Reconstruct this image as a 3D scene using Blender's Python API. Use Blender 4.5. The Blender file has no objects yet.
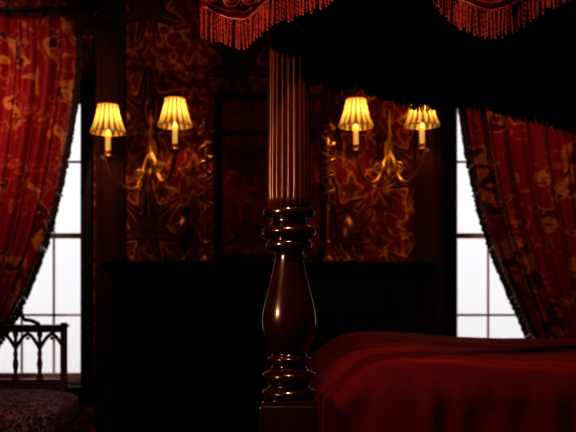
import bpy, math, random
from mathutils import Vector, noise
random.seed(4)
C=bpy.context
sc=C.scene
EYE=1.10
def wx(px,d): return (px-288)*d/800.0
def wz(py,d): return EYE+(275-py)*d/800.0
# ---------------------------------------------------------------- nodes
class E:
    def __init__(s,nt,sock): s.nt=nt; s.s=sock
    def _m(s,op,*a):
        n=s.nt.nodes.new('ShaderNodeMath'); n.operation=op
        for i,x in enumerate(a):
            if isinstance(x,E): s.nt.links.new(x.s,n.inputs[i])
            else: n.inputs[i].default_value=x
        return E(s.nt,n.outputs[0])
    def __add__(s,o): return s._m('ADD',s,o)
    def __radd__(s,o): return s._m('ADD',o,s)
    def __sub__(s,o): return s._m('SUBTRACT',s,o)
    def __rsub__(s,o): return s._m('SUBTRACT',o,s)
    def __mul__(s,o): return s._m('MULTIPLY',s,o)
    def __rmul__(s,o): return s._m('MULTIPLY',o,s)
    def __truediv__(s,o): return s._m('DIVIDE',s,o)
    def f(s,op,*a): return s._m(op,s,*a)
    def gt(s,o): return s._m('GREATER_THAN',s,o)
    def lt(s,o): return s._m('LESS_THAN',s,o)
def new_mat(name,base=(.5,.5,.5),rough=.5,metal=0,spec=.5,coat=0,sheen=0,emis=None,es=0,cr=.10):
    m=bpy.data.materials.new(name); m.use_nodes=True
    b=m.node_tree.nodes['Principled BSDF']
    b.inputs['Base Color'].default_value=(*base,1)
    b.inputs['Roughness'].default_value=rough
    b.inputs['Metallic'].default_value=metal
    b.inputs['Specular IOR Level'].default_value=spec
    b.inputs['Coat Weight'].default_value=coat
    b.inputs['Coat Roughness'].default_value=cr
    b.inputs['Sheen Weight'].default_value=sheen
    b.inputs['Sheen Tint'].default_value=(.8,.1,.08,1)
    if emis:
        b.inputs['Emission Color'].default_value=(*emis,1); b.inputs['Emission Strength'].default_value=es
    return m
def B(m): return m.node_tree.nodes['Principled BSDF']
def mixc(nt,fac,a,b):
    n=nt.nodes.new('ShaderNodeMix'); n.data_type='RGBA'
    if isinstance(fac,E): nt.links.new(fac.s,n.inputs[0])
    else: n.inputs[0].default_value=fac
    for i,c in ((6,a),(7,b)):
        if isinstance(c,E): nt.links.new(c.s,n.inputs[i])
        else: n.inputs[i].default_value=(*c,1)
    return E(nt,n.outputs[2])
def uv(nt,coord='UV'):
    t=nt.nodes.new('ShaderNodeTexCoord'); s=nt.nodes.new('ShaderNodeSeparateXYZ')
    nt.links.new(t.outputs[coord],s.inputs[0])
    return E(nt,s.outputs[0]),E(nt,s.outputs[1]),E(nt,t.outputs[coord])
def nz(nt,vec,scale,detail=2,dist=0,sc3=None):
    n=nt.nodes.new('ShaderNodeTexNoise'); n.inputs['Scale'].default_value=scale
    n.inputs['Detail'].default_value=detail; n.inputs['Distortion'].default_value=dist
    if sc3:
        mp=nt.nodes.new('ShaderNodeMapping'); mp.inputs['Scale'].default_value=sc3
        nt.links.new(vec.s,mp.inputs[0]); nt.links.new(mp.outputs[0],n.inputs['Vector'])
    else: nt.links.new(vec.s,n.inputs['Vector'])
    return E(nt,n.outputs[0])
def bump(nt,b,h,strength=.3,dist=.01):
    n=nt.nodes.new('ShaderNodeBump'); n.inputs['Strength'].default_value=strength; n.inputs['Distance'].default_value=dist
    nt.links.new(h.s,n.inputs['Height']); nt.links.new(n.outputs[0],b.inputs['Normal'])

def palm(u2,v2,k=3.5,lw=.015):
    """half-drop palmette leaf: returns inside mask, gold line mask"""
    col=u2.f('FLOOR')
    v3=v2+col.f('FLOORED_MODULO',2.0)*.5
    fu=(u2.f('FRACT')-.5).f('ABSOLUTE'); fv=v3.f('FRACT')-.5
    yy=fv+.16
    a=fu.f('ARCTAN2',yy); r=((fu*fu)+(yy*yy)).f('SQRT')
    cusp=(a*k).f('SINE').f('ABSOLUTE')
    dd=(.56-cusp*.24-a*.07)-r
    inside=dd.gt(0.0)
    line=dd.f('ABSOLUTE').lt(lw)+cusp.lt(.07)*inside*.6+(dd-.10).f('ABSOLUTE').lt(lw*.6)*.5
    red2=((r*34.0+cusp*6.0).f('SINE')).gt(.45)*inside
    return inside,line.f('MINIMUM',1.0),red2
def damask(name,cw=.50,ch=.60,bg=(.20,.005,.011),leaf=(.050,.002,.004),gold=(.80,.32,.065),off=.02):
    m=new_mat(name,rough=.6,spec=.2); nt=m.node_tree
    u,v,vec=uv(nt)
    d1=nz(nt,vec,4,2); d2=nz(nt,vec,4.7,2)
    uu=u+off+(d1-.5)*.07; vv=v+(d2-.5)*.07
    i1,l1,r1=palm(uu/cw,vv/ch+.1)
    i2,l2,r2=palm((uu+.07)/(cw*.34),(vv+.05)/(ch*.32),2.5,.035)
    out=1.0-i1
    n3=nz(nt,vec,9,1,.5)
    stem=(n3-.5).f('ABSOLUTE').lt(.018)*out*(1.0-i2)
    g=(l1+(l2*.9+stem*.8)*out).f('MINIMUM',1.0)
    brk=nz(nt,vec,22,3)
    g=g*(brk*3.0-.85).f('MINIMUM',1.0).f('MAXIMUM',0.0)
    fill=(i1*(1.0-r1*.5)+i2*out*.55).f('MINIMUM',1.0)
    c=mixc(nt,fill,bg,leaf); c=mixc(nt,g,c,gold)
    nt.links.new(c.s,B(m).inputs['Base Color'])
    return m
def brocade(name):
    m=new_mat(name,rough=.55,spec=.2); nt=m.node_tree
    u,v,vec=uv(nt)
    n1=nz(nt,vec,4.8,1,1.0); n2=nz(nt,vec,13,3,1.0); n3=nz(nt,vec,60,2); n4=nz(nt,vec,3.1,1,1)
    a=n1.gt(.565); e=(n1-.565).f('ABSOLUTE').lt(.014); s=(n2-.5).f('ABSOLUTE').lt(.018)*n4.gt(.5)
    inn=(n2).gt(.50)*a
    g=(inn*.9+e*.8+s*.7*(1.0-a)).f('MINIMUM',1.0)*(n3*1.8-.25).f('MINIMUM',1.0).f('MAXIMUM',0.0)
    c=mixc(nt,a,(.19,.003,.009),(.08,.002,.004)); c=mixc(nt,g,c,(.52,.21,.045))
    nt.links.new(c.s,B(m).inputs['Base Color'])
    bump(nt,B(m),n3,.15,.002)
    return m
def wood(name,c1,c2,rough=.25,coat=.6,scl=(1,1,.08),spec=.5,cr=.1):
    m=new_mat(name,rough=rough,coat=coat,spec=spec,cr=cr); nt=m.node_tree
    x,y,vec=uv(nt,'Object')
    n=nz(nt,vec,60,4,.5,scl)
    c=mixc(nt,(n*1.6-.3).f('MAXIMUM',0.0).f('MINIMUM',1.0),c1,c2)
    nt.links.new(c.s,B(m).inputs['Base Color'])
    return m
def noisy(name,c1,c2,scale,rough=.6,bstr=0,**k):
    m=new_mat(name,rough=rough,**k); nt=m.node_tree
    x,y,vec=uv(nt,'Object'); n=nz(nt,vec,scale,3)
    nt.links.new(mixc(nt,(n*2.0-.5).f('MAXIMUM',0.0).f('MINIMUM',1.0),c1,c2).s,B(m).inputs['Base Color'])
    if bstr: bump(nt,B(m),n,bstr,.004)
    return m

M_wall=damask('damask_wallpaper')
M_pan=damask('damask_panel_silk',.34,.40,(.24,.006,.009),(.07,.002,.003),(.50,.12,.03),.2)
M_curt=brocade('brocade_fabric')
M_mahog=wood('mahogany',(.007,.0014,.0007),(.034,.007,.0022),.24,.9,cr=.08)
M_shaft=wood('mahogany_lit_shaft',(.028,.005,.002),(.10,.021,.006),.34,.15,cr=.25)  # lighter copy of the post wood, paints the shaft as lit
M_dark=wood('dark_walnut',(.011,.0026,.0022),(.022,.0055,.0045),.5,0,spec=.25)
M_panel=wood('red_panelling',(.045,.004,.0035),(.068,.006,.005),.6,0,spec=.2)
M_settee=wood('oak_brown',(.22,.10,.065),(.32,.16,.11),.45,.1)
M_black=noisy('canopy_shade_lining',(.0010,.0005,.0005),(.003,.0008,.0008),20,1.0,spec=.0)  # near-black colour stands in for the shade inside the canopy
M_val=noisy('valance_velvet',(.045,.001,.003),(.09,.002,.005),40,.75,.3,sheen=.1,spec=.2)
M_fr=noisy('bullion_fringe_thread',(.055,.003,.004),(.20,.022,.010),70,.45,.3,spec=.3)
M_frd=noisy('curtain_fringe_thread',(.02,.005,.004),(.05,.012,.008),90,.7)
M_gold=noisy('gilt_brass',(.50,.24,.05),(.70,.38,.10),30,.36,metal=.85)
M_oldgold=noisy('aged_gilt',(.30,.11,.03),(.46,.19,.05),30,.42,metal=.75)
M_floor=wood('floor_boards',(.015,.006,.003),(.03,.012,.006),.5,0,(1,.06,1))
M_ceil=noisy('ceiling_plaster',(.04,.016,.012),(.05,.02,.016),8,.9)
M_sash=new_mat('sash_paint',(.80,.72,.70),.5)
M_blackpaint=new_mat('black_iron',(.004,.004,.004),.7,spec=.2)
M_candle=new_mat('candle_sleeve',(.8,.5,.15),.5,emis=(1,.55,.14),es=.5)  # slight emission stands in for bulb light glowing in the sleeve
M_bulb=new_mat('bulb_glow',(1,.8,.4),.5,emis=(1,.75,.3),es=6)
def quiltmat():
    m=noisy('crimson_velvet',(.050,.0011,.006),(.085,.0022,.011),14,.75,sheen=.25,spec=.12); nt=m.node_tree
    u,v,vec=uv(nt,'Object'); n=nz(nt,vec,12,4,.6,(1.6,.5,1.0)); bump(nt,B(m),n,.4,.015); return m
M_quilt=quiltmat()
def cushmat():
    m=new_mat('paisley_cushion',rough=.8,spec=.2); nt=m.node_tree; u,v,vec=uv(nt,'Object')
    n=nz(nt,vec,26,2,1.5); w=nz(nt,vec,50,2,1)
    c=mixc(nt,(n-.5).f('ABSOLUTE').lt(.05),(.07,.04,.15),(.48,.34,.56)); c=mixc(nt,w.gt(.58),c,(.22,.04,.10))
    nt.links.new(c.s,B(m).inputs['Base Color']); return m
M_cush=cushmat()
def shademat():
    m=bpy.data.materials.new('pleated_shade_silk'); m.use_nodes=True; nt=m.node_tree
    for n in list(nt.nodes):
        if n.type!='OUTPUT_MATERIAL': nt.nodes.remove(n)
    out=[n for n in nt.nodes][0]
    u,v,vec=uv(nt)
    st=((u*math.pi*2*16).f('SINE')*.5+.5).f('POWER',.9)
    c=mixc(nt,st,(.022,.006,.001),(.185,.138,.052))  # dark stripes paint fold shading into the pleats
    t=nt.nodes.new('ShaderNodeBsdfTranslucent'); nt.links.new(c.s,t.inputs[0])
    d=nt.nodes.new('ShaderNodeBsdfDiffuse'); nt.links.new(c.s,d.inputs[0])
    a=nt.nodes.new('ShaderNodeAddShader'); nt.links.new(t.outputs[0],a.inputs[0]); nt.links.new(d.outputs[0],a.inputs[1])
    nt.links.new(a.outputs[0],out.inputs[0]); return m
M_shade=shademat()
# ---------------------------------------------------------------- geometry
def mk(name,verts,faces,mat,parent=None,smooth=False,uvs=None):
    me=bpy.data.meshes.new(name); me.from_pydata([tuple(v) for v in verts],[],faces); me.update()
    if uvs:
        l=me.uv_layers.new(name='UVMap')
        for p in me.polygons:
            for li in p.loop_indices: l.data[li].uv=uvs[me.loops[li].vertex_index]
    ob=bpy.data.objects.new(name,me); sc.collection.objects.link(ob); me.materials.append(mat)
    if smooth:
        for p in me.polygons: p.use_smooth=True
    if parent: ob.parent=parent
    return ob
def empty(name):
    e=bpy.data.objects.new(name,None); sc.collection.objects.link(e); e.empty_display_size=.1; return e
class MB:
    def __init__(s): s.v=[]; s.f=[]
    def add(s,vs,fs):
        o=len(s.v); s.v+= [tuple(v) for v in vs]; s.f+=[tuple(i+o for i in f) for f in fs]; return s
    def box(s,x0,x1,y0,y1,z0,z1):
        return s.add([(x0,y0,z0),(x1,y0,z0),(x1,y1,z0),(x0,y1,z0),(x0,y0,z1),(x1,y0,z1),(x1,y1,z1),(x0,y1,z1)],
          [(0,3,2,1),(4,5,6,7),(0,1,5,4),(1,2,6,5),(2,3,7,6),(3,0,4,7)])
    def lathe(s,cx,cy,prof,n=24,flute=None,caps=True):
        vs=[];fs=[]
        for k,(z,r) in enumerate(prof):
            for i in range(n):
                a=2*math.pi*i/n; rr=r
                if flute: rr=flute(z,r,a)
                vs.append((cx+rr*math.cos(a),cy+rr*math.sin(a),z))
        up = prof[-1][0]>prof[0][0]
        for k in range(len(prof)-1):
            for i in range(n):
                j=(i+1)%n; q=(k*n+i,k*n+j,(k+1)*n+j,(k+1)*n+i)
                fs.append(q if up else q[::-1])
        if caps:
            a=tuple(range(n)); b=tuple((len(prof)-1)*n+i for i in range(n))
            fs.append(a[::-1] if up else a); fs.append(b if up else b[::-1])
        return s.add(vs,fs)
    def tube(s,pts,r,n=8,closed=False):
        pts=[Vector(p) for p in pts]; m=len(pts); vs=[];fs=[]
        rf=r if callable(r) else (lambda t:r)
        nrm=None
        for k,p in enumerate(pts):
            t=(pts[(k+1)%m]-pts[k-1]) if closed else (pts[min(k+1,m-1)]-pts[max(k-1,0)])
            t.normalize()
            if nrm is None:
                nrm=t.cross(Vector((0,1,0))); 
                if nrm.length<.1: nrm=t.cross(Vector((1,0,0)))
            nrm=(nrm-t*nrm.dot(t)).normalized(); b=t.cross(nrm); rr=rf(k/(m-1))
            for i in range(n):
                a=2*math.pi*i/n; vs.append(p+nrm*rr*math.cos(a)+b*rr*math.sin(a))
        for k in range(m if closed else m-1):
            k2=(k+1)%m
            for i in range(n):
                j=(i+1)%n; fs.append((k*n+i,k*n+j,k2*n+j,k2*n+i))
        if not closed: fs.append(tuple(range(n))[::-1]); fs.append(tuple((m-1)*n+i for i in range(n)))
        return s.add(vs,fs)
    def ball(s,c,r,sx=1,sy=1,sz=1,n=10,m=7):
        vs=[];fs=[]
        for k in range(m+1):
            ph=math.pi*k/m
            for i in range(n):
                a=2*math.pi*i/n; vs.append((c[0]+sx*r*math.sin(ph)*math.cos(a),c[1]+sy*r*math.sin(ph)*math.sin(a),c[2]+sz*r*math.cos(ph)))
        for k in range(m):
            for i in range(n):
                j=(i+1)%n; fs.append((k*n+i,(k+1)*n+i,(k+1)*n+j,k*n+j))
        return s.add(vs,fs)
    def obj(s,name,mat,parent=None,smooth=False,bevel=0):
        o=mk(name,s.v,s.f,mat,parent,smooth)
        if bevel:
            b=o.modifiers.new('bev','BEVEL'); b.width=bevel; b.segments=2; b.limit_method='ANGLE'
        return o
def interp(pts,x):
    if x<=pts[0][0]: return pts[0][1]
    for (a,b),(c,d) in zip(pts,pts[1:]):
        if x<=c:
            return b+(d-b)*(x-a)/(c-a)
    return pts[-1][1]
def smooth_profile(pts,n=6):
    out=[]
    for i in range(len(pts)-1):
        p0=pts[max(i-1,0)];p1=pts[i];p2=pts[i+1];p3=pts[min(i+2,len(pts)-1)]
        for k in range(n):
            t=k/n
            out.append(tuple(.5*((2*p1[j])+(-p0[j]+p2[j])*t+(2*p0[j]-5*p1[j]+4*p2[j]-p3[j])*t*t+(-p0[j]+3*p1[j]-3*p2[j]+p3[j])*t**3) for j in range(len(p1))))
    out.append(tuple(pts[-1])); return out

# ---------------------------------------------------------------- room shell
WY=4.4; XL,XR,YB,H=-2.35,2.75,-1.6,3.0
LW=(-1.95,wx(82,WY)); RW=(wx(455,WY),1.85); WZ0,WZ1=.50,2.10
mb=MB(); uvs=[]
def wallbox(x0,x1,z0,z1):
    o=len(mb.v); mb.box(x0,x1,WY,WY+.18,z0,z1); uvs.extend([(v[0],v[2]) for v in mb.v[o:]])
wallbox(XL,LW[0],0,H); wallbox(LW[0],LW[1],0,WZ0); wallbox(LW[0],LW[1],WZ1,H)
wallbox(LW[1],RW[0],0,H); wallbox(RW[0],RW[1],0,WZ0); wallbox(RW[0],RW[1],WZ1,H); wallbox(RW[1],XR,0,H)
mk('wall_back',mb.v,mb.f,M_wall,uvs=uvs)
def sidewall(name,x0,x1,y0,y1,ax):
    m=MB().box(x0,x1,y0,y1,0,H); mk(name,m.v,m.f,M_wall,uvs=[((v[1] if ax else v[0]),v[2]) for v in m.v])
sidewall('wall_left',XL-.1,XL,YB,WY+.18,1); sidewall('wall_right',XR,XR+.1,YB,WY+.18,1); sidewall('wall_front',XL-.1,XR+.1,YB-.1,YB,0)
MB().box(XL-.1,XR+.1,YB-.1,WY+.18,-.1,0).obj('floor',M_floor)
MB().box(XL-.1,XR+.1,YB-.1,WY+.18,H,H+.1).obj('ceiling',M_ceil)
def pil(x0,x1,name):
    m=MB(); m.box(x0,x1,WY-.05,WY,0.0,2.62)
    w=(x1-x0); m.box(x0+w*.12,x0+w*.24,WY-.062,WY-.05,.2,2.5); m.box(x1-w*.24,x1-w*.12,WY-.062,WY-.05,.2,2.5)
    m.box(x0-.015,x1+.015,WY-.075,WY,2.62,2.68); m.obj(name,M_panel,bevel=.004)
pil(wx(95,4.35),wx(123,4.35),'trim_1'); pil(wx(416,4.35),wx(444,4.35),'trim_2')
MB().box(XL,wx(124,4.35),WY-.04,WY,2.42,2.50).box(XL,wx(124,4.35),WY-.06,WY,2.50,2.53).obj('trim_3',M_panel,bevel=.004)
MB().box(XL,XR,WY-.1,WY,2.86,3.0).box(XL,XR,WY-.14,WY,2.94,3.0).obj('trim_4',M_panel,bevel=.01)
def window(name,x0,x1,vx):
    e=empty(name)
    m=MB(); t=.05
    m.box(x0-.06,x0,WY-.03,WY+.02,WZ0-.05,WZ1+.07).box(x1,x1+.06,WY-.03,WY+.02,WZ0-.05,WZ1+.07).box(x0-.06,x1+.06,WY-.03,WY+.02,WZ1,WZ1+.07)
    m.box(x0-.08,x1+.08,WY-.09,WY+.1,WZ0-.05,WZ0-.005); m.obj('casing',M_dark,e,bevel=.005)
    m=MB(); y0,y1=WY+.08,WY+.12
    m.box(x0,x0+.03,y0,y1,WZ0,WZ1).box(x1-.03,x1,y0,y1,WZ0,WZ1).box(x0,x1,y0,y1,WZ0,WZ0+.05).box(x0,x1,y0,y1,WZ1-.04,WZ1)
    for z in (wz(315,WY+.1),wz(162,WY+.1)): m.box(x0,x1,y0+.01,y1-.01,z-.006,z+.006)
    zc=wz(236,WY+.1); m.box(x0,x1,y0-.02,y1,zc-.014,zc+.014)
    for x in vx: m.box(x-.005,x+.005,y0+.01,y1-.01,WZ0,WZ1)
    m.obj('sash',M_sash,e,bevel=.002)
window('window_1',*LW,(wx(22,4.5),wx(54,4.5))); window('window_2',*RW,(wx(488,4.5),wx(540,4.5),wx(590,4.5)))

# ---------------------------------------------------------------- fireplace
fp=empty('fireplace'); FW=WY-.004
fx0,fx1=wx(108,4.2),wx(432,4.2); cxm=(fx0+fx1)/2
m=MB(); ms=1.17
m.box(fx0-.03,fx1+.03,WY-.27,FW,ms-.03,ms).box(fx0-.01,fx1+.01,WY-.24,FW,ms-.055,ms-.03).box(fx0+.01,fx1-.01,WY-.21,FW,ms-.085,ms-.055)
m.box(fx0+.03,fx1-.03,WY-.17,FW,.84,ms-.085)
m.box(fx0+.22,fx1-.22,WY-.185,WY-.17,.90,1.03)
for a,b in ((fx0+.03,fx0+.30),(fx1-.30,fx1-.03)):
    m.box(a,b,WY-.17,FW,0,.84).box(a-.02,b+.02,WY-.2,FW,0,.14).box(a-.015,b+.015,WY-.19,FW,.80,.85)
    m.box(a+.04,a+.07,WY-.185,WY-.17,.2,.76).box(b-.07,b-.04,WY-.185,WY-.17,.2,.76)
m.obj('surround',M_dark,fp,bevel=.005)
MB().box(fx0+.30,fx1-.30,WY-.03,WY-.006,0,.84).obj('firebox',M_blackpaint,fp)
m=MB()
for i in range(12): 
    x=cxm-.33+i*.06; m.tube([(x,WY-.25,.02),(x,WY-.25,.22)],.006,6)
m.box(cxm-.36,cxm+.36,WY-.262,WY-.238,.22,.24).box(cxm-.36,cxm+.36,WY-.262,WY-.238,0,.03); m.obj('fender',M_blackpaint,fp)
mi=empty('overmantel_panel'); x0,x1=wx(213,4.37),wx(327,4.37); z0,z1=ms+.02,2.09
m=MB(); w=.03
m.box(x0,x1,WY-.04,FW,z0,z0+w).box(x0,x1,WY-.04,FW,z1-w,z1).box(x0,x0+w,WY-.04,FW,z0+w,z1-w).box(x1-w,x1,WY-.04,FW,z0+w,z1-w)
zz=wz(133,4.37); m.box(x0+w,x1-w,WY-.034,FW,zz-.012,zz+.012)
m.obj('frame',M_panel,mi,bevel=.006)
m=MB().box(x0+w*.8,x1-w*.8,WY-.02,WY-.006,z0+w*.8,z1-w*.8); mk('fabric',m.v,m.f,M_pan,mi,uvs=[(v[0]+.2,v[2]) for v in m.v])
for px in (185,347):
    u=empty('urn_vase'); cx=wx(px,4.28); cy=4.28
    p=[(0,.04),(.015,.04),(.025,.02),(.06,.015),(.085,.03),(.13,.046),(.18,.048),(.21,.038),(.235,.02),(.26,.018),(.285,.028),(.295,.03)]
    MB().lathe(cx,cy,smooth_profile([(ms+a,b) for a,b in p],3)).obj('body',M_oldgold,u,True)
    m=MB()
    for s in (-1,1): m.tube(smooth_profile([(cx+s*.022,cy,ms+.26),(cx+s*.05,cy,ms+.27),(cx+s*.06,cy,ms+.22),(cx+s*.042,cy,ms+.17)],5),.005,6)
    m.obj('handles',M_oldgold,u,True)
for px in (206,328):
    u=empty('spiral_candlestick'); cx=wx(px,4.19); cy=4.19; hb=ms
    MB().lathe(cx,cy,smooth_profile([(hb,.036),(hb+.012,.036),(hb+.03,.016),(hb+.08,.010),(hb+.10,.018),(hb+.12,.010),(hb+.30,.008)],3),16).obj('foot',M_oldgold,u,True)
    m=MB(); pts=[]
    for k in range(90):
        t=k/89; a=t*math.pi*2*5; pts.append((cx+.034*math.cos(a),cy+.034*math.sin(a),hb+.30+.40*t))
    m.tube(pts,.008,6); m.tube([(cx,cy,hb+.28),(cx,cy,hb+.72)],.004,6)
    m.lathe(cx,cy,[(hb+.69,.01),(hb+.70,.034),(hb+.71,.035),(hb+.72,.018),(hb+.75,.016)],16); m.obj('spiral_stem',M_gold,u,True)

# ---------------------------------------------------------------- sconces
def sconce(pxc,arms):
    e=empty('wall_sconce'); cx=wx(pxc,4.32); yw=WY-.003
    m=MB()
    zc=wz(150,4.35)
    m.ball((cx,yw-.014,zc),.03,1,.35,2.3); m.ball((cx,yw-.02,zc+.10),.016,1,.8,1.3); m.ball((cx,yw-.02,zc-.115),.016,1,.8,1.2)
    m.lathe(cx,yw-.05,smooth_profile([(zc-.17,.004),(zc-.155,.010),(zc-.13,.016),(zc-.1,.010),(zc-.05,.020),(zc,.011),(zc+.06,.010),(zc+.09,.015),(zc+.12,.008),(zc+.16,.012),(zc+.22,.003)],3),14)
    for s in (-1,1):
        m.tube(smooth_profile([(cx,yw-.04,zc+.12),(cx+s*.02,yw-.04,zc+.17),(cx+s*.03,yw-.04,zc+.24),(cx+s*.018,yw-.04,zc+.27)],5),.004,6)
    m.obj('backplate',M_gold,e,True)
    for i,(px,pyc,dep) in enumerate(arms):
        ax=wx(px,dep); zcup=wz(pyc,dep); ay=dep; L_=ax-cx
        m=MB(); s=1 if ax>cx else -1
        pts=smooth_profile([(cx,yw-.05,zc-.01),(cx+L_*.12,yw-.06,zc-.055),(cx+L_*.32,yw-.09,zcup-.125),(cx+L_*.58,(yw+ay)/2-.02,zcup-.155),(cx+L_*.82,(yw+ay)/2-.06,zcup-.115),(cx+L_*.96,ay+.01,zcup-.06),(ax,ay,zcup-.02)],7)
        m.tube(pts,lambda t:.0105-.002*t,8)
        sp=[]; 
        for k in range(30):
            t=k/29; a=t*math.pi*3.2; r=.034*(1-t*.8); sp.append((cx+L_*.30+r*math.cos(a)*-s,yw-.09,zcup-.075+r*math.sin(a)))
        m.tube(sp,.005,6)
        m.lathe(ax,ay,smooth_profile([(zcup-.04,.006),(zcup-.02,.012),(zcup-.005,.034),(zcup+.004,.038),(zcup+.008,.018),(zcup+.03,.016),(zcup+.035,.012)],3),16)
        m.obj('arm_%d'%(i+1),M_gold,e,True)
        MB().lathe(ax,ay,[(zcup+.03,.0135),(zcup+.13,.0135),(zcup+.135,.008)],14).obj('candle_%d'%(i+1),M_candle,e,True)
        MB().lathe(ax,ay,[(zcup+.135,.006),(zcup+.15,.011),(zcup+.165,.009),(zcup+.185,.001)],10).obj('bulb_%d'%(i+1),M_bulb,e,True)
        zb=zcup+.125; zt=zb+.145; n=192; vs=[];fs=[];uvl=[]
        for k in range(9):
            t=k/8; r0=.090*(1-t)+.050*t-.006*math.sin(math.pi*t)
            for j in range(n+1):
                a=2*math.pi*j/n; rr=r0*(1+.035*math.sin(16*a)); vs.append((ax+rr*math.cos(a),ay+rr*math.sin(a),zb+(zt-zb)*t+ .003*math.sin(16*a)*(1-t))); uvl.append((j/n,t))
        for k in range(8):
            for j in range(n): q=k*(n+1)+j; fs.append((q,q+1,q+n+2,q+n+1))
        mk('shade_%d'%(i+1),vs,fs,M_shade,e,True,uvl)
        r=MB()
        for zz_,rr_ in ((zb,.090),(zt,.051)):
            r.tube([(ax+rr_*math.cos(q*math.pi/16),ay+rr_*math.sin(q*math.pi/16),zz_) for q in range(32)],.003,6,True)
        for q in range(3): 
            a=q*2.094; r.tube([(ax,ay,zcup+.14),(ax+.05*math.cos(a),ay+.05*math.sin(a),zt)],.0015,5)
        r.obj('shade_rings_%d'%(i+1),M_gold,e,True)
        L=bpy.data.lights.new('lamp','POINT'); L.energy=3.0; L.color=(1,.68,.34); L.shadow_soft_size=.02
        lo=bpy.data.objects.new('lamp_light_%d'%(i+1),L); lo.location=(ax,ay,zcup+.20); sc.collection.objects.link(lo); lo.parent=e
sconce(150,[(108,157,4.14),(175,150,4.2)])
sconce(390,[(356,151,4.17),(422,150,4.17)])

# ---------------------------------------------------------------- curtains
def curtain(name,inner,outer,side,nf,Y=4.2):
    e=empty(name); NS,NT=220,110; vs=[];fs=[];uvl=[]
    ztop=wz(18,Y)
    edge=[]
    for k in range(NT+1):
        t=k/NT; z=ztop+(.02-ztop)*t
        xi=interp(inner,z); xo=interp(outer,z)
        wdt=abs(xi-xo)
        for i in range(NS+1):
            s=i/NS
            ph=2*math.pi*nf*s
            A=.058*(.6+.4*math.sin(s*5+1))
            sq=max(.35,wdt/.9)
            x=xo+(xi-xo)*s+.014*math.sin(ph*1+1.3)*sq
            y=Y+A*math.sin(ph+.5*math.sin(t*4+s*3))+.012*math.sin(ph*2.3+t*5)
            if t<.05: x+=.006*math.sin(ph*4)
            vs.append((x,y,z)); uvl.append((s*1.25+ (0 if side<0 else 3.3),z))
            if i==NS: edge.append(Vector((x,y,z)))
    for k in range(NT):
        for i in range(NS): q=k*(NS+1)+i; fs.append((q,q+1,q+NS+2,q+NS+1))
    o=mk('drape',vs,fs,M_curt,e,True,uvl)
    sd=o.modifiers.new('th','SOLIDIFY'); sd.thickness=.004
    m=MB(); rnd=random.Random(3)
    for a,b in zip(edge,edge[1:]):
        for q in (0,.33,.66):
            p=a.lerp(b,q); d=Vector((-side*(.026+rnd.random()*.010),rnd.uniform(-.012,.012),-.026))
            m.tube([p,p+d*.5+Vector((0,0,.003)),p+d],lambda t:.0035+.003*t,5)
    m.obj('edge_fringe',M_frd,e,True)
    xa=interp(outer,ztop)+side*.05; xb=interp(inner,ztop)-side*.12
    m=MB(); m.tube([(xa,Y,ztop+.045),(xb,Y,ztop+.045)],.014,12); m.ball((xb,Y,ztop+.045),.03); m.ball((xa,Y,ztop+.045),.03)
    for i in range(9):
        x=interp(outer,ztop)+(interp(inner,ztop)-interp(outer,ztop))*(i+.5)/9
        m.tube([(x,Y+.022*math.cos(q*math.pi/8),ztop+.037+.026*math.sin(q*math.pi/8)) for q in range(16)],.004,5,True)
    for x in (xa+(xb-xa)*.05,xb+(xa-xb)*.06): m.tube([(x,Y,ztop+.045),(x,WY-.03,ztop+.045)],.008,6)
    m.obj('rod',M_dark,e,True)
    return e
Y=4.2
def edgep(l): return sorted([(wz(py,Y),wx(px,Y)) for px,py in l])
li=edgep([(72,10),(74,60),(71,95),(65,135),(55,190),(42,240),(25,285),(5,325),(-12,350),(-20,362),(-16,400),(-10,480)])
lo=edgep([(-95,10),(-95,250),(-85,340),(-72,362),(-80,400),(-85,480)])
curtain('window_curtain',li,lo,-1,8)
ri=edgep([(452,10),(460,100),(467,150),(478,205),(492,250),(510,292),(530,336),(558,366),(584,385),(590,396),(586,430),(580,480)])
ro=edgep([(680,10),(680,250),(665,330),(648,385),(650,420),(665,480)])
curtain('window_curtain',ri,ro,1,11)

# ---------------------------------------------------------------- settee
se=empty('settee')
sx0,sx1=-2.15,wx(66,3.68); by=3.68
m=MB(); zt=wz(327,by); zb=wz(379,by)
m.box(sx0,sx1,by-.016,by+.016,zt-.024,zt).box(sx0,sx1+.008,by-.028,by+.028,zt,zt+.010).box(sx0,sx1,by-.018,by+.018,zb-.035,zb)
n=10; dx=(sx1-sx0-.02)/n
for i in range(n+1):
    x=sx0+.01+dx*i
    p=[(zb,.015),(zb+.02,.015),(zb+.03,.008),(zb+.07,.014),(zb+.10,.008),(zb+.115,.012),(zb+.13,.008),(zt-.05,.008),(zt-.04,.013),(zt-.024,.013)]
    m.lathe(x,by,p,10)
    if i<n:
        pts=[]
        for k in range(13):
            a=k/12; xx=x+dx*a; hh=zt-.10+.068*(1-abs(2*a-1)**1.6); pts.append((xx,by,hh))
        m.tube(pts,.0085,6)
        m.ball((x+dx/2,by,zt-.052),.008)
cxs=wx(20,by)
m.tube(smooth_profile([(cxs-.09,by,zt+.012),(cxs-.05,by,zt+.03),(cxs-.02,by,zt+.035),(cxs,by,zt+.06),(cxs+.02,by,zt+.035),(cxs+.05,by,zt+.03),(cxs+.09,by,zt+.012)],5),.009,8)
m.ball((cxs,by,zt+.066),.016)
m.box(sx0,sx1+.02,3.0,by+.02,.36,.43)
for lx in (sx0+.03,(sx0+sx1)/2,sx1-.015):
    for ly in (3.03,by):
        m.lathe(lx,ly,smooth_profile([(0,.018),(.03,.024),(.06,.014),(.15,.028),(.25,.022),(.30,.03),(.36,.03)],2),12)
m.obj('frame',M_settee,se,False,.003)
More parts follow.
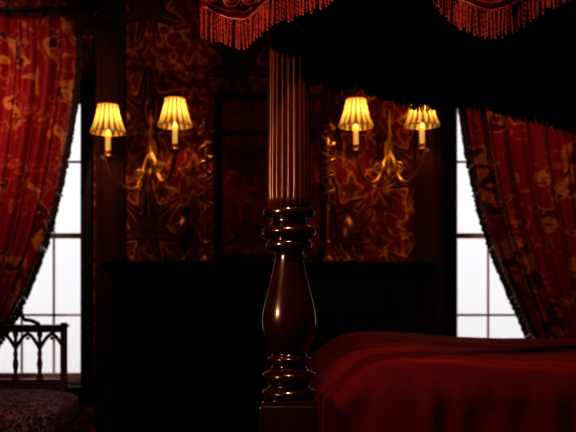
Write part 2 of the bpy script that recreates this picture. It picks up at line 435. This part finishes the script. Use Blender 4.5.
for x in (sx1-.01,sx0+.01): MB().box(x-.013,x+.013,by-.016,by+.016,.36,zt+.02).obj('stile',M_settee,se,bevel=.004)
a0,a1,b0,b1,c0,c1=sx0+.01,wx(72,3.4),3.0,3.645,.43,.60
import bmesh
bm=bmesh.new(); bmesh.ops.create_cube(bm,size=1); bmesh.ops.subdivide_edges(bm,edges=bm.edges[:],cuts=14,use_grid_fill=True)
for v in bm.verts:
    x,y,z=v.co*2
    k=max(abs(x),abs(y),abs(z)); L=(abs(x)**7+abs(y)**7+abs(z)**7)**(1/7.)
    x,y,z=x/L*k,y/L*k,z/L*k
    z*=1-.28*(max(abs(x),abs(y))**5)
    v.co=(a0+(x+1)/2*(a1-a0), b0+(y+1)/2*(b1-b0), c0+.0+(z+1)/2*(c1-c0)+.004*noise.noise(Vector((x*5,y*4,z))))
me=bpy.data.meshes.new('cushion'); bm.to_mesh(me); bm.free(); me.materials.append(M_cush)
for p in me.polygons: p.use_smooth=True
co=bpy.data.objects.new('cushion',me); sc.collection.objects.link(co); co.parent=se

# ---------------------------------------------------------------- four-poster bed
bed=empty('four_poster_bed')
TZ=2.24
K=1.93/800
prof_px=[(397,25.5),(394,27),(391,27.2),(388,25),(386,21),(384,20),(382,23),(378,26.5),(373,26.5),(370,23),(368,19),(365,17),(362,18.5),(360,21.5),(357,21.5),(355,18.5),(353,17),
(350,18),(343,22),(333,25.8),(323,27.2),(312,26.5),(300,24),(285,20),(270,16.5),(260,14.6),(254,14.2),(251,15.5),(250,19),(248,22.5),(245,23.2),(242,22.5),(240,20.5),(238.5,21.5),(236,25.5),(232,27.3),(228,25.5),(226,22),(224,19),(221,17.5),(218,18.5),(217,22),(215.5,25.5),(212,26),(209.5,25),(208,21)]
def post(cx,cy,sc_=1.0,n=72):
    e=MB()
    base=[(wz(p,1.93),w*K*sc_) for p,w in prof_px]
    e.lathe(cx,cy,smooth_profile(base,3),n)
    p=e.obj('post_turning',M_mahog,bed,True)
    zb=base[-1][0]; m=MB(); prof=[]
    for k in range(40):
        t=k/39; prof.append((zb+(TZ-zb)*t,(21.5-3.6*t)*K*sc_))
    def fl(z,r,a): return r*(1-.17*(1-abs(math.cos(a*10))**.6)) if zb+.012<z<TZ-.02 else r
    m.lathe(cx,cy,prof,20*14,fl); m.obj('reeded_shaft',M_shaft,bed,True)
    h=28.5*K*sc_; z1=base[0][0]
    m=MB(); m.box(cx-h,cx+h,cy-h,cy+h,.30,z1-.012)
    m.box(cx-h*.92,cx+h*.92,cy-h*.92,cy+h*.92,z1-.012,z1)
    m.obj('post_block',M_mahog,bed,bevel=.004)
    MB().lathe(cx,cy,smooth_profile([(0,.03),(.03,.04),(.06,.028),(.12,.05),(.22,.058),(.27,.045),(.30,.05)],3),28).obj('foot',M_mahog,bed,True)
BX1=2.15; BY0,BY1=1.93,3.08
post(wx(289,1.93),BY0); post(.028,BY1,.75); post(BX1,BY0,1); post(BX1,BY1,.75)
m=MB(); m.box(.07,BX1-.05,BY0-.02,BY0+.03,.36,.56).box(.07,BX1-.05,BY1-.02,BY1+.03,.36,.56).box(-.0,.05,BY0+.06,BY1-.04,.36,.56).box(BX1-.02,BX1+.02,BY0+.06,BY1-.04,.3,1.35)
m.obj('rails_and_headboard',M_mahog,bed,bevel=.006)
MB().box(-.215,BX1+.1,1.72,BY1+.12,TZ,TZ+.09).box(-.24,BX1+.12,1.70,BY1+.14,TZ+.09,TZ+.13).obj('tester',M_mahog,bed,bevel=.006)
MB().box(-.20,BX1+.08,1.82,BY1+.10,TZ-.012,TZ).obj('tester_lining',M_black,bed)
# bedspread
bm=bmesh.new(); bmesh.ops.create_cube(bm,size=1); bmesh.ops.subdivide_edges(bm,edges=bm.edges[:],cuts=170,use_grid_fill=True)
X0,X1,Y0,Y1,Z0,Z1=.085,BX1-.05,1.92,3.16,.30,.868
R=.075
for v in bm.verts:
    x,y,z=v.co*2
    co=Vector((X0+(x+1)/2*(X1-X0),Y0+(y+1)/2*(Y1-Y0),Z0+(z+1)/2*(Z1-Z0)))
    q=Vector((min(max(co.x,X0+R),X1-R),min(max(co.y,Y0+R),Y1-R),min(co.z,Z1-R)))
    d=co-q
    if d.length>1e-6:
        co2=q+d.normalized()*min(d.length,R); nd=d.normalized()
    else:
        co2=co; nd=Vector((0,0,1)) if z>.99 else Vector((0,0,0))
    top=max(0,nd.z)
    w=.006*noise.noise(Vector((co2.x*3,co2.y*3,co2.z*3)))
    side=max(0,min(1,(Z1-.02-co2.z)/.08))
    along=co2.x if abs(nd.y)>abs(nd.x) else co2.y
    f=math.sin(along*62+3.0*noise.noise(Vector((along*8,0,co2.z*2.5))))
    off=side*(.009*f+.020*noise.noise(Vector((along*12,3,co2.z*3))))
    cr=noise.noise(Vector((co2.x*2.2+co2.y*1.5,co2.y*9,0)))*.008+abs(noise.noise(Vector((co2.x*6,co2.y*3,5))))*.008
    co2=co2+nd*(w+off)+Vector((0,0,top*cr))
    co2.z+=top*.016*math.exp(-((co2.x-.32)/.25)**2)-.014*top*min(1,co2.x/1.0)
    co2.z-=top*.06*math.exp(-((co2.x-X0)/.09)**2)
    v.co=co2
me=bpy.data.meshes.new('bedspread'); bm.to_mesh(me); bm.free(); me.materials.append(M_quilt)
for p in me.polygons: p.use_smooth=True
bo=bpy.data.objects.new('bedspread',me); sc.collection.objects.link(bo)

# ---- front valance with bullion fringe
val=empty('canopy_valance')
VY=1.80
hem_px=[(205,37),(215,42),(230,47),(245,48),(256,42),(268,33),(285,22),(305,14),(325,7),(345,-4),(365,-20),(388,-26),(410,-18),(430,0),(445,14),(460,28),(475,38),(490,42),(505,38),(520,28),(540,14),(560,6),(576,-2),(600,-18)]
hem=[(wx(a,VY),wz(b+2,VY)) for a,b in hem_px]
def hemz(x):
    while x>hem[-1][0]: x-= .5
    return interp(hem,x)
FL=.062
path=[]
XV0=hem[0][0]
for k in range(14): path.append((XV0+.012*math.sin(k*.9), VY+.26-.26*k/14, min(hem[0][1]+.02*(14-k)/14+.35*((14-k)/14)**2,TZ-.1)))
N=900
for k in range(N+1):
    x=XV0+(2.2-XV0)*k/N
    y=VY+.014*math.sin(x*38)+.006*math.sin(x*71+1)
    path.append((x,y,hemz(x)))
vs=[];fs=[];R_=14
for (x,y,h) in path:
    for j in range(R_+1):
        t=j/R_; z=TZ-.002+(h+FL-TZ)*t; vs.append((x,VY+(y-VY)*(.3+.7*t) if x>XV0+.02 else y,z))
for k in range(len(path)-1):
    for j in range(R_): q=k*(R_+1)+j; fs.append((q,q+R_+1,q+R_+2,q+1))
o=mk('velvet_panel',vs,fs,M_val,val,True); sd=o.modifiers.new('t','SOLIDIFY'); sd.thickness=.005
m=MB(); band=MB(); cord=[]; cord2=[]
pitch=.0062; acc=0; rnd=random.Random(8)
for a,b in zip(path,path[1:]):
    A=Vector(a);Bv=Vector(b); L=math.hypot(A.x-Bv.x,A.y-Bv.y)+abs(A.z-Bv.z)*.35
    acc+=L
    while acc>pitch:
        acc-=pitch
        p=A.lerp(Bv,.5); top=p.z+FL+.004; ln=FL+rnd.uniform(-.006,.006); layer=rnd.choice((0,.006))
        rows=17; nn=8; vv=[];ff=[]
        sx=rnd.uniform(-.005,.005); ph0=rnd.random()*6
        for r_ in range(rows):
            t=r_/(rows-1); tw=ph0+t*17
            rad=.0036*(1 if t<.95 else .6)
            cx=p.x+sx*t; cy=p.y-.006-layer
            for i in range(nn):
                an=2*math.pi*i/nn; rr=rad*(1+.38*math.cos(2*(an-tw)))
                vv.append((cx+rr*math.cos(an),cy+rr*math.sin(an),top-ln*t))
        for r_ in range(rows-1):
            for i in range(nn):
                j=(i+1)%nn; ff.append((r_*nn+i,(r_+1)*nn+i,(r_+1)*nn+j,r_*nn+j))
        ff.append(tuple((rows-1)*nn+i for i in range(nn)))
        m.add(vv,ff)
for k,(x,y,h) in enumerate(path[::3]):
    cord.append((x,y-.010,h+FL+.004)); cord2.append((x,y-.010,h+FL+.022))
m.obj('bullion_fringe',M_fr,val,True)
band.tube(cord,lambda t:.0055,6); band.tube(cord2,lambda t:.004,6)
band.obj('gimp_cord',M_fr,val,True)
m=MB()
for c in (-.165,-.125,-.085,-.045,wx(474,VY),wx(500,VY),wx(524,VY),wx(450,VY),.9,.95,1.4,1.45):
    z=hemz(c)+FL+.046
    for ring,rr in ((0,.017),(1,.010),(2,.004)):
        m.tube([(c+rr*math.cos(q*math.pi/10),VY-.016-.004*ring,z+rr*math.sin(q*math.pi/10)) for q in range(20)],.0055,6,True)
m.obj('rosettes',M_fr,val,True)
fh=[(308,80),(322,82),(336,90),(348,90),(356,84),(366,90),(380,98),(395,101),(410,105),(425,108),(440,104),(455,103),(475,106),(500,112),(525,118),(550,124),(576,129),(640,141),(760,135)]
FY=3.12
fhm=[(wx(a,FY),wz(b,FY)) for a,b in fh]
vs=[];fs=[];m=MB(); N=300; rnd=random.Random(2)
for k in range(N+1):
    x=fhm[0][0]+(2.15-fhm[0][0])*k/N; h=interp(fhm,x)+.02; y=FY+.015*math.sin(x*30)+.01*math.sin(x*13)
    for j in range(9): vs.append((x,y,TZ-.002+(h-TZ)*j/8))
    for q in range(2):
        xx=x+q*.0035; ln=.025+rnd.random()*.015
        m.tube([(xx,y,h+.004),(xx+rnd.uniform(-.004,.004),y,h-ln)],.0025,5)
for k in range(N):
    for j in range(8): q=k*9+j; fs.append((q,q+9,q+10,q+1))
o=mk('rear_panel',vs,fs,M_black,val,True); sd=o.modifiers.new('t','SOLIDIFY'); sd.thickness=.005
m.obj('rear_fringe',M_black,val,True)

# ---------------------------------------------------------------- lights
w=bpy.data.worlds.new('overcast_sky'); sc.world=w; w.use_nodes=True
nt=w.node_tree; bg=nt.nodes['Background']
t=nt.nodes.new('ShaderNodeTexCoord'); sp=nt.nodes.new('ShaderNodeSeparateXYZ'); nt.links.new(t.outputs['Generated'],sp.inputs[0])
z=E(nt,sp.outputs[2]); c=mixc(nt,(z*3.0+.45).f('MINIMUM',1.0).f('MAXIMUM',0.0),(.60,.58,.59),(.76,.77,.80))
nt.links.new(c.s,bg.inputs[0]); bg.inputs[1].default_value=1.0
def area(name,loc,target,size,power,color,spread=180):
    L=bpy.data.lights.new(name,'AREA'); L.energy=power; L.color=color; L.size=size; L.spread=math.radians(spread)
    o=bpy.data.objects.new(name,L); o.location=loc; sc.collection.objects.link(o)
    o.rotation_euler=(Vector(target)-Vector(loc)).to_track_quat('-Z','Y').to_euler(); return o
area('added_column_light',(-1.7,.55,1.5),(-.0,1.9,1.45),.14,5.5,(1,.50,.27),70)  # added light for the post column, not a known lamp
area('ceiling_lamp_light',(-.1,.9,2.9),(.05,1.93,1.1),.12,6.0,(1,.52,.30),70)
area('curtain_fill_light_left',(-1.5,2.2,2.9),(-1.66,4.2,1.85),.15,4.2,(1,.62,.46),46)  # added fill that brightens the left curtain, no real fitting
area('curtain_fill_light_right',(1.3,3.55,2.9),(1.35,4.2,1.4),.12,3.2,(1,.62,.46),90)  # same kind of added fill for the right curtain

cam=bpy.data.cameras.new('camera'); cam.lens=50; cam.sensor_width=36; cam.shift_y=59/576
cam.dof.use_dof=True; cam.dof.focus_distance=1.87; cam.dof.aperture_fstop=4.6
co=bpy.data.objects.new('camera',cam); co.location=(0,0,EYE); co.rotation_euler=(math.radians(90),0,0); sc.collection.objects.link(co); sc.camera=co
cam.clip_start=.05
sc.view_settings.view_transform='Standard'
try: sc.view_settings.look='High Contrast'
except Exception: pass
